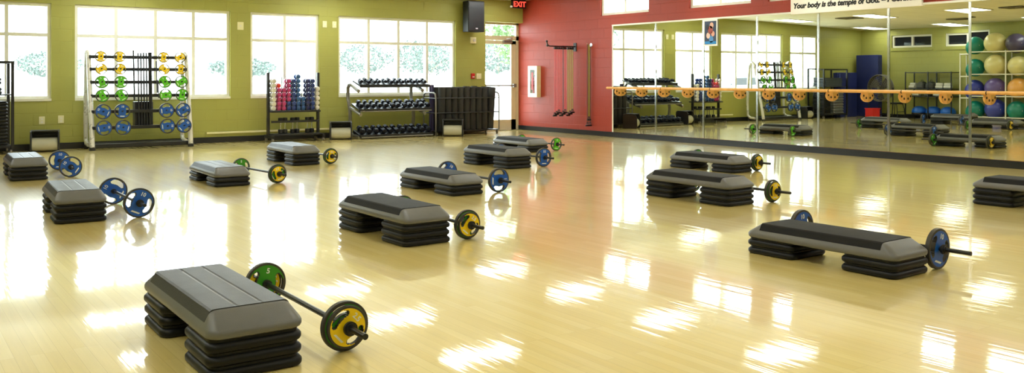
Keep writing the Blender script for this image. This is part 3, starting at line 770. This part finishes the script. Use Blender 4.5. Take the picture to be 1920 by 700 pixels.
fe = thing('fire_extinguisher', 'red fire extinguisher inside the white wall cabinet', 'fire extinguisher', (12.33, 16.34, .795))
MB().loft([(0,0,0), (0,0,.02), (0,0,.36), (0,0,.41), (0,0,.44)], [.03,.038,.038,.028,.014], 18).build('cylinder', m_redp, fe)
e = MB(); e.box(-.012, .012, -.045, .02, .44, .455); e.box(-.010, .010, -.05, .01, .465, .475); e.cyl((0,0,.43), (0,0,.47), .011, 10); e.build('valve_lever', m_blk, fe)

# resistance bands
bk = thing('band_hanger', 'black wall arm with upturned end carrying red and olive resistance bands on red wall', 'wall hanger', (12.39, 14.95, 1.88))
MB().loft([(-.001,0,0), (-.70,0,.0), (-.76,0,.02), (-.78,0,.09)], .014, 10).build('arm', m_blk, bk)
MB().box(-.015, -.001, -.05, .05, -.10, .08).build('wall_plate', m_blk, bk, bevel=.003)
MB().sphere((-.78,0,.10), .024, 12, 8).build('end_ball', m_blk, bk)
MB().sphere((-.76,0,.015), .03, 12, 8).build('elbow', m_blk, bk)
def band(x, y, ztop, zbot, mt, label, grp, sw=0):
    t = thing('resistance_band', label, 'resistance band', (x, y, 0), 0, grp)
    MB().loft([(-.012, .0, zbot + .09), (-.012, 0, ztop - .012), (-.008,0,ztop + .010), (0,0,ztop + .017), (.008,0,ztop + .010), (.012, 0, ztop - .012), (.012 + sw, 0, zbot + .09)], .0058, 8).build('tube', mt, t)
    for s in (-1, 1):
        xx = s*.014
        h = MB().loft([(xx, 0, zbot + .10), (xx - .03, 0, zbot + .03), (xx + .03, 0, zbot + .03), (xx, 0, zbot + .10)], .006, 8)
        h.cyl((xx - .038, 0, zbot + .025), (xx + .038, 0, zbot + .025), .015, 10)
        h.build('handle', m_blkrub, t)
    MB().cyl((0,-.012,ztop+.022), (0,.012,ztop+.022), .001, 6)
    return t
bx = [(-.56, m_band_r, 'red'), (-.51, m_band_r, 'red'), (-.45, m_band_r, 'red'), (-.39, m_band_r, 'red'), (-.33, m_band_d, 'maroon'), (-.28, m_band_r, 'red'), (-.20, m_band_g, 'olive'), (-.14, m_band_g, 'olive'), (-.08, m_band_g, 'olive')]
for q, (x, mt, cn) in enumerate(bx):
    band(12.39 + x, 14.95, 1.878, .38 + (q % 3)*.03, mt, '%s resistance band, %s counting from the outer end of the wall arm' % (cn, ORD[q]), 'bands on the wall arm')
    hb = MB().cyl((12.39 + x - .022, 14.95, 1.84), (12.39 + x + .022, 14.95, 1.84), .024, 10).build('clip', m_blkrub, bk); hb.location = (-12.39, -14.95, -1.88)
hk = thing('wall_hook', 'small chrome hook high on red wall holding dark bands left of the mirror', 'hook', (12.39, 14.42, 1.90))
MB().loft([(-.001,0,0), (-.09,0,0), (-.12,0,.03)], .008, 8).build('hook_rod', m_chrome, hk); MB().cyl((-.012,0,0), (-.001,0,0), .04, 16).build('hook_plate', m_chrome, hk)
for q, (x, mt, cn) in enumerate([(-.105, m_band_b, 'brown'), (-.068, m_band_g, 'olive'), (-.034, m_band_b, 'brown')]):
    band(12.39 + x, 14.42, 1.893, .18 + .12*(q % 2), mt, '%s long resistance band, %s from the outer end of the chrome hook' % (cn, ORD[q]), 'bands on the chrome hook')
    
# ------------------------------------------------------------------ black cart in the left corner with stacked steps
LC = thing('step_cart', 'black wheeled storage cart with stacked steps at far left under the first window', 'cart', (0, 0, 0))
lx0, lx1, ly0, ly1 = .72, 1.86, 16.18, 16.72
for x in (lx0, lx1):
    for y in (ly0, ly1): MB().box(x - .022, x + .022, y - .022, y + .022, .08, 1.47).build('post', m_blk, LC, bevel=.004)
    MB().box(x - .018, x + .018, ly0, ly1, 1.44, 1.475).build('top_rail', m_blk, LC)
for y in (ly0, ly1): MB().box(lx0, lx1, y - .018, y + .018, 1.44, 1.475).build('top_rail', m_blk, LC)
MB().box(lx0, lx1, ly0, ly1, .10, .14).build('base_tray', m_blk, LC, bevel=.004)
MB().box(lx0, lx1, ly0, ly1, .93, .95).build('upper_shelf', m_blk, LC, bevel=.004)
for x in (lx0 + .02, lx1 - .02):
    for y in (ly0 + .02, ly1 - .02): MB().cyl((x - .014, y, .04), (x + .014, y, .04), .04, 16).build('caster', m_grey_tube, LC)
zz = .141
for j in range(13):
    r = copy_tree(riser0); r.location = (1.615, 16.43, zz); r.rotation_euler = (0, 0, radians(90 + random.uniform(-1, 1))); zz += .0535
    r['label'] = 'spare black riser stacked in the left cart, %s from the bottom' % (ORD[j]); r['group'] = 'spare risers in the left cart'
zz = .141
small = MB().rings([rrect(hx, hy, r, z) for hx, hy, r, z in ((.24,.21,.04,0), (.25,.22,.045,.01), (.25,.22,.045,.03), (.225,.195,.03,.075), (.215,.185,.03,.08))])
sd0 = None
for j in range(8):
    if sd0 is None: sd0 = small.build('small_step', m_deck)
    o = sd0 if j == 0 else copy_tree(sd0)
    o.location = (1.06, 16.43, zz); zz += .0815
    tag(o, 'small grey step stacked in the left cart, %s from the bottom' % ORD[j], 'step platform', 'small grey steps in the left cart')
pd0 = None; zz = .951
for j in range(5):
    if pd0 is None: pd0 = MB().rings([rrect(hx, .22, r, z) for hx, r, z in ((.40,.03,0), (.415,.035,.01), (.415,.035,.04), (.40,.03,.05))]).build('exercise_pad', pmat('slate_pad', (58,66,78), .5))
    o = pd0 if j == 0 else copy_tree(pd0)
    o.location = (1.30 + random.uniform(-.02, .02), 16.44, zz); zz += .052
    tag(o, 'dark flat exercise pad on the upper cart shelf, %s from the bottom' % ORD[j], 'exercise pad', 'pads on the upper cart shelf')

# ------------------------------------------------------------------ far left corner, seen in the mirror
def folded_mat(loc, size, rz, label, n=4, lean=0):
    t = thing('folding_mat', label, 'folding mat', loc, rz, 'navy folding mats in the corner')
    w, th, h = size
    for k in range(n):
        y0_ = -th/2 + k*th/n
        MB().box(-w/2, w/2, y0_ + .002, y0_ + th/n - .002, 0, h - .006*(k % 2)).build('mat_panel', m_navy, t, bevel=.012)
    t.rotation_euler = (lean, 0, rz); return t
folded_mat((-.68, 16.34, 0), (.76, .22, 1.92), radians(90), 'taller navy folding mat standing against the left wall in the corner')
folded_mat((.16, 16.62, 0), (.86, .26, 1.37), 0, 'shorter navy folding mat standing against the window wall in the corner')
# drum fan
fn = thing('drum_fan', 'large round grey floor fan on a black stand before the navy mats', 'fan', (-.10, 15.58, 0), radians(6))
def ring(m, r, x, rt, n=32, cz_=.90):
    m.loft([(x, r*cos(2*pi*k/n), cz_ + r*sin(2*pi*k/n)) for k in range(n + 1)], rt, 8, caps=False)
cg = MB()
for r in (.40, .34, .28, .22, .16, .10):
    ring(cg, r, .10 if r < .39 else .09, .004 if r < .39 else .012)
for k in range(28):
    a = 2*pi*k/28; cg.cyl((.105, .08*cos(a), .9 + .08*sin(a)), (.09, .40*cos(a), .9 + .40*sin(a)), .0025, 6)
cg.build('front_grille', m_grey_tube, fn)
cg = MB(); ring(cg, .40, -.08, .012); ring(cg, .2, -.10, .004)
for k in range(20):
    a = 2*pi*k/20; cg.cyl((-.10, .05*cos(a), .9 + .05*sin(a)), (-.08, .40*cos(a), .9 + .40*sin(a)), .003, 6)
cg.build('rear_grille', m_grey_tube, fn)
MB().loft([(-.08,0,.9), (.09,0,.9)], .402, 40, caps=False).build('drum', pmat('fan_drum', (96,92,84), .5), fn)
bl = MB()
for k in range(3):
    a = 2*pi*k/3 + .4
    q = [(.03, .06*cos(a - .5), .9 + .06*sin(a - .5)), (.04, .36*cos(a - .35), .9 + .36*sin(a - .35)), (.0, .37*cos(a + .15), .9 + .37*sin(a + .15)), (-.04, .32*cos(a + .6), .9 + .32*sin(a + .6)), (-.03, .06*cos(a + .6), .9 + .06*sin(a + .6))]
    bl.add(q + [(p[0] + .006, p[1], p[2]) for p in q], [(4,3,2,1,0), (5,6,7,8,9)] + [(i, (i+1) % 5, (i+1) % 5 + 5, i + 5) for i in range(5)])
bl.build('fan_blades', pmat('fan_blade', (70,68,64), .5), fn)
MB().cyl((-.10,0,.9), (.112,0,.9), .055, 20).build('motor_hub', m_grey_tube, fn)
st = MB(); 
for s in (-1, 1):
    st.loft([(0, s*.43, .92), (0, s*.43, .45), (0, s*.40, .06)], .018, 10); st.cyl((-.24, s*.40, .03), (.24, s*.40, .03), .02, 10)
st.cyl((0,-.40,.10), (0,.40,.10), .016, 10); st.build('stand', m_blk, fn)
# red crate
rc = thing('red_crate', 'small red plastic crate on floor before the fan', 'crate', (.92, 15.2, 0), radians(12))
c = MB(); c.box(-.14,.14,-.14,.14,0,.015)
for q in ((-.14,-.125,-.14,.14), (.125,.14,-.14,.14), (-.125,.125,-.14,-.125), (-.125,.125,.125,.14)): c.box(*q, .015, .32)
c.build('tub', m_redp, rc, bevel=.003)
r_ = MB().box(-.15,.15,-.15,.15,.30,.32); 
rr = MB()
for q in ((-.155,-.14,-.155,.155), (.14,.155,-.155,.155), (-.14,.14,-.155,-.14), (-.14,.14,.14,.155)): rr.box(*q, .295, .325)
rr.build('rim', m_redp, rc)
# stool
so = thing('low_stool', 'low black stool with bent legs between the fan and shelving', 'stool', (-.45, 15.30, 0), radians(8))
MB().rings([rrect(.20, .20, .05, z) for z in (.445, .455, .475)] + [rrect(.19, .19, .05, .48)]).build('seat', m_blk, so)
for s in (-1, 1):
    MB().loft([(s*.17, -.20, .012), (s*.155, -.17, .30), (s*.14, -.14, .43), (s*.14, 0, .435), (s*.14, .14, .43), (s*.155, .17, .30), (s*.17, .20, .012)], .012, 10).build('leg', m_blk, so)
MB().cyl((-.155,-.168,.2), (.155,-.168,.2), .010, 8).build('stretcher', m_blk, so)
# black shelving
SH = thing('black_shelving', 'black open storage shelving against the left wall beside the ball rack', 'shelving', (0,0,0))
sy0, sy1, sx0, sx1 = 13.62, 15.02, -.98, -.50
for x in (sx0, sx1):
    for y in (sy0, (sy0 + sy1)/2, sy1): MB().box(x - .014, x + .014, y - .014, y + .014, .0, 1.40).build('post', m_blk, SH)
for z in (1.385, .90, .68, .13):
    MB().box(sx0, sx1, sy0, sy1, z - .02, z + .005).build('shelf', m_blk, SH)
tm0 = pmat('white_towel', (215,215,208), .9, bump=.6, bscale=40); tm1 = pmat('grey_bag', (78,80,76), .8, bump=.5, bscale=30)
items = [(14.86, .90, 'w'), (14.60, .90, 'g'), (14.32, .90, 'g'), (14.05, .90, 'w'), (13.80, .90, 'w'), (14.75, .68, 'w'), (14.42, .68, 'g'), (14.1, .68, 'w'), (13.80, .68, 'g')]
its = {}
for q, (y, z, c_) in enumerate(items):
    if c_ == 'w':
        if 'w' not in its:
            t = its['w'] = thing('rolled_towel', '', 'towel'); 
            for (dx, dz) in ((-.05, .045), (.05, .045), (0, .125)): MB().loft([(dx,-.10,dz), (dx,-.095,dz), (dx,.095,dz), (dx,.10,dz)], [.035,.045,.045,.035], 14).build('roll', tm0, t)
            o = t
        else: o = dup(its['w'])
        o.location = (-.66, y, z + .007); o.rotation_euler = (0, 0, radians(random.uniform(-15, 15)))
        o['label'] = 'white rolls on the %s middle shelf of black shelving, %s from fan' % ('upper' if z > .8 else 'lower', ORD[q if q < 5 else q - 5])
    else:
        if 'g' not in its:
            t = its['g'] = thing('gear_bag', '', 'bag')
            MB().rings([rrect(.13, .11, .05, 0), rrect(.15, .12, .06, .03), rrect(.14, .115, .055, .14), rrect(.09, .06, .04, .20), rrect(.03, .02, .015, .21)]).build('bag_body', tm1, t)
            MB().loft([(-.06,0,.195), (-.04,0,.25), (.04,0,.25), (.06,0,.195)], .007, 8).build('strap', m_blk, t); o = t
        else: o = dup(its['g'])
        o.location = (-.68, y, z + .006)
        if z < .8: o.scale = (.8, .8, .8)
        o['label'] = 'grey gear bag on the %s middle shelf of black shelving, %s from fan' % ('upper' if z > .8 else 'lower', ORD[q if q < 5 else q - 5])
    o['group'] = 'soft items on the black shelving'
m_bosu = pmat('blue_dome', (30,96,200), .3)
bo = None
for q, (y, a) in enumerate(((14.72, 12), (14.28, -14), (13.84, 18))):
    if bo is None:
        bo = thing('balance_dome', '', 'balance trainer'); prof = [(.03,.02),(.22,.02),(.225,.035)] 
        MB().rings([[(r*cos(2*pi*i/28), r*sin(2*pi*i/28), z) for i in range(28)] for r, z in ((.20,.0), (.22,.01), (.22,.035), (.21,.045))]).build('base_plate', m_blk, bo)
        MB().rings([[(r*cos(2*pi*i/28), r*sin(2*pi*i/28), z) for i in range(28)] for r, z in ((.205,.046), (.215,.07), (.205,.13), (.17,.19), (.11,.23), (.04,.245))]).build('dome', m_bosu, bo); o = bo
    else: o = dup(bo)
    o.location = (-.74, y, .136); o.rotation_euler = (0, radians(0), radians(a))
    o['label'] = ['blue balance dome on bottom shelf nearest the fan', 'blue balance dome in the middle of the bottom shelf', 'blue balance dome on bottom shelf nearest the ball rack'][q]; o['group'] = 'blue balance domes'
# ball rack
BR = thing('ball_rack', 'white tube rack holding large stability balls against the left wall', 'ball rack', (0,0,0))
by = [13.32, 12.06, 10.80]; fx, bxk = -.41, -.79
for y in by:
    MB().loft([(fx, y, .0), (fx - .02, y, 1.92)], .019, 12).build('front_post', m_white, BR)
    MB().loft([(bxk, y, .0), (bxk + .02, y, 1.92)], .019, 12).build('rear_post', m_white, BR)
    for z in (1.885, 1.26, .65, .07): MB().cyl((fx, y, z), (bxk, y, z), .014, 10).build('side_bar', m_white, BR)
for z in (1.885, 1.26, .65, .07):
    for x in (fx - .01, bxk + .01): MB().cyl((x, by[0], z), (x, by[-1], z), .017, 12).build('long_rail', m_white, BR)
balls = {}
bm = {'teal': (14,128,112), 'cream yellow': (214,204,140), 'dark purple': (70,62,92), 'blue': (50,62,160), 'violet': (98,82,150), 'orange': (232,168,86), 'green': (30,140,100)}
rowsb = [(1.885, 'top', [('teal',.25,12.98), ('cream yellow',.29,12.42), ('dark purple',.27,11.86), ('green',.26,11.30)]),
         (1.26, 'second', [('teal',.25,12.98), ('cream yellow',.30,12.40), ('cream yellow',.275,11.80), ('blue',.26,11.24)]),
         (.65, 'third', [('blue',.26,13.00), ('violet',.28,12.42), ('orange',.28,11.80), ('teal',.26,11.24)]),
         (.07, 'bottom', [('teal',.255,12.98), ('blue',.28,12.42), ('teal',.26,11.84), ('violet',.26,11.28)])]
for z, rn, lst in rowsb:
    for q, (cn, r, y) in enumerate(lst):
        # sphere resting on two rails 0.46 m apart
        hw = .19; zc_ = z + math.sqrt(max((r + .017)**2 - hw**2, .0004))
        if cn not in balls: balls[cn] = pmat(cn.replace(' ', '_') + '_ball', bm[cn], .3, var=.02, coat=.2)
        t = MB().sphere((0,0,0), r, 36, 22).build('stability_ball', balls[cn], None, (-.60, y, zc_))
        v = MB().cyl((.0, -.001, 0), (0, .004, 0), .012, 10).build('valve', m_white, t); v.location = (r*.6, -r*.8, 0)
        tag(t, '%s stability ball on the %s row of white rack, %s from the shelving' % (cn, rn, ORD[q]), 'stability ball', 'stability balls on the white rack')

# ------------------------------------------------------------------ outdoors
g = MB().box(-260, 300, D + .36, 320, -.25, -.15); g.box(W + T + .01, 70, -40, D + .36, -.25, -.15)
struct(g.build('ground', m_ground, smooth=False))
def tree(x, y, h, r, mt, label, seed):
    rnd = random.Random(seed)
    t = thing('tree', label, 'tree', (x, y, -.15), 0, 'trees outside the windows')
    tr = MB(); tr.loft([(0,0,0), (.05,.0,h*.3), (-.03,.05,h*.6), (0,0,h*.85)], [.16,.13,.08,.03], 8)
    for k in range(9):
        a = rnd.uniform(0, 6.28); z = h*rnd.uniform(.3, .6); q = rnd.uniform(.5, .9)*r
        tr.loft([(0,0,z), (.5*q*cos(a), .5*q*sin(a), z + .12*h), (q*cos(a), q*sin(a), z + .2*h)], [.06,.04,.015], 6)
    tr.build('trunk', m_bark, t)
    lv = MB()
    for k in range(1500):
        a = rnd.uniform(0, 6.28); u = rnd.uniform(-1, 1); rr_ = r*rnd.uniform(.35, 1)**.6
        c_ = Vector((rr_*math.sqrt(1 - u*u)*cos(a), rr_*math.sqrt(1 - u*u)*sin(a), h*.62 + u*h*.36*rnd.uniform(.6, 1)))
        s = rnd.uniform(.05, .12)*max(1, r*.45); A = Vector((rnd.uniform(-1,1), rnd.uniform(-1,1), rnd.uniform(-1,1))).normalized(); B = A.orthogonal().normalized(); E_ = A.cross(B)
        lv.add([c_ + B*s, c_ + E_*s, c_ - B*s, c_ - E_*s, c_ + A*s*.3], [(0,1,4), (1,2,4), (2,3,4), (3,0,4), (0,3,2,1)])
    lv.build('foliage', mt, t, smooth=False)
    return t
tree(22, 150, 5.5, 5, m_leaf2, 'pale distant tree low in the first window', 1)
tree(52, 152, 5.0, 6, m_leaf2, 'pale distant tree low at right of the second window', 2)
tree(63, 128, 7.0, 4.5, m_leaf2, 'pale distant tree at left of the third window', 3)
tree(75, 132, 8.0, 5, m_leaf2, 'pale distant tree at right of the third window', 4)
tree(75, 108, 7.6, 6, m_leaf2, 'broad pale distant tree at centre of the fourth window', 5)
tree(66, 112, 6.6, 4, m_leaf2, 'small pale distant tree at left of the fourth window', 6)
tree(22.0, 29.5, 5.6, 1.5, m_leaf, 'leafy green tree seen through the glass door', 7)
tree(27.5, 38, 7.5, 2.2, m_leaf, 'second leafy green tree farther off through the glass door', 8)
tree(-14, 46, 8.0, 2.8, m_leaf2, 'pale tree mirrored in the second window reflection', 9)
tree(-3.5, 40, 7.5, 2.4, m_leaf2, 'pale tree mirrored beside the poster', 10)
# parked car
car = thing('parked_car', 'pale blue parked car outside, mirrored behind the white weight rack', 'car', (-13.5, 33, -.15), 0)
mcar = pmat('pale_blue_car_paint', (150,175,205), .25, metal=.2, coat=.6); mtire = m_blkrub
prof = [(-2.2,.35), (2.2,.35), (2.25,.65), (2.1,.85), (1.1,.95), (.55,1.42), (-1.2,1.45), (-1.9,.98), (-2.25,.85)]
MB().prism(prof, lambda u, v, w: (u, w, v), -.85, .85).build('body', mcar, car, bevel=.05)
gprof = [(-1.15,1.39), (.50,1.36), (.93,.98), (-1.70,1.0)]
for s in (-1, 1): MB().prism(gprof, lambda u, v, w: (u, w, v), s*.855 - .004, s*.855 + .004).build('side_window', m_dglass, car)
for x in (-1.4, 1.4):
    for s in (-1, 1): MB().cyl((x, s*.78 - .1, .34), (x, s*.78 + .1, .34), .34, 24).build('wheel', mtire, car)

# ------------------------------------------------------------------ world, portals, camera
w = bpy.data.worlds.new('World'); bpy.context.scene.world = w; w.use_nodes = True
bg = w.node_tree.nodes['Background']; bg.inputs['Color'].default_value = (.90, .97, 1, 1); bg.inputs['Strength'].default_value = 7.6
def portal(cx, cy, cz_, sx, sz, rot):
    l = bpy.data.lights.new('window_portal', 'AREA'); l.shape = 'RECTANGLE'; l.size = sx; l.size_y = sz; l.cycles.is_portal = True
    o = bpy.data.objects.new('window_portal', l); C.objects.link(o); o.location = (cx, cy, cz_); o.rotation_euler = rot
for a, b, c, d, n in BW: portal((a+b)/2, D + .19, (c+d)/2, b - a, d - c, (radians(-90), 0, 0))
portal((door[0]+door[1])/2, D + .3, 1.24, 1.0, 2.45, (radians(-90), 0, 0))
for a, b in RW: portal(W + .19, (a+b)/2, sum(RZ)/2, RZ[1] - RZ[0], b - a, (0, radians(90), 0))
cam = bpy.data.cameras.new('camera'); co = bpy.data.objects.new('camera', cam); C.objects.link(co)
co.location = (0, 0, 1.21); co.rotation_euler = (radians(90), 0, -.6217)
cam.sensor_width = 36; cam.lens = 36*1685/1920; cam.shift_y = -(350 - 146)/1920; cam.clip_start = .05; cam.clip_end = 300
sc = bpy.context.scene; sc.camera = co
sc.view_settings.view_transform = 'Standard'; sc.view_settings.look = 'None'; sc.view_settings.gamma = 1; sc.view_settings.use_curve_mapping = False
sc.view_settings.exposure = .68
sc.cycles.max_bounces = 10; sc.cycles.diffuse_bounces = 5; sc.cycles.glossy_bounces = 6; sc.cycles.transparent_max_bounces = 16
sc.cycles.caustics_reflective = True; sc.cycles.sample_clamp_indirect = 6
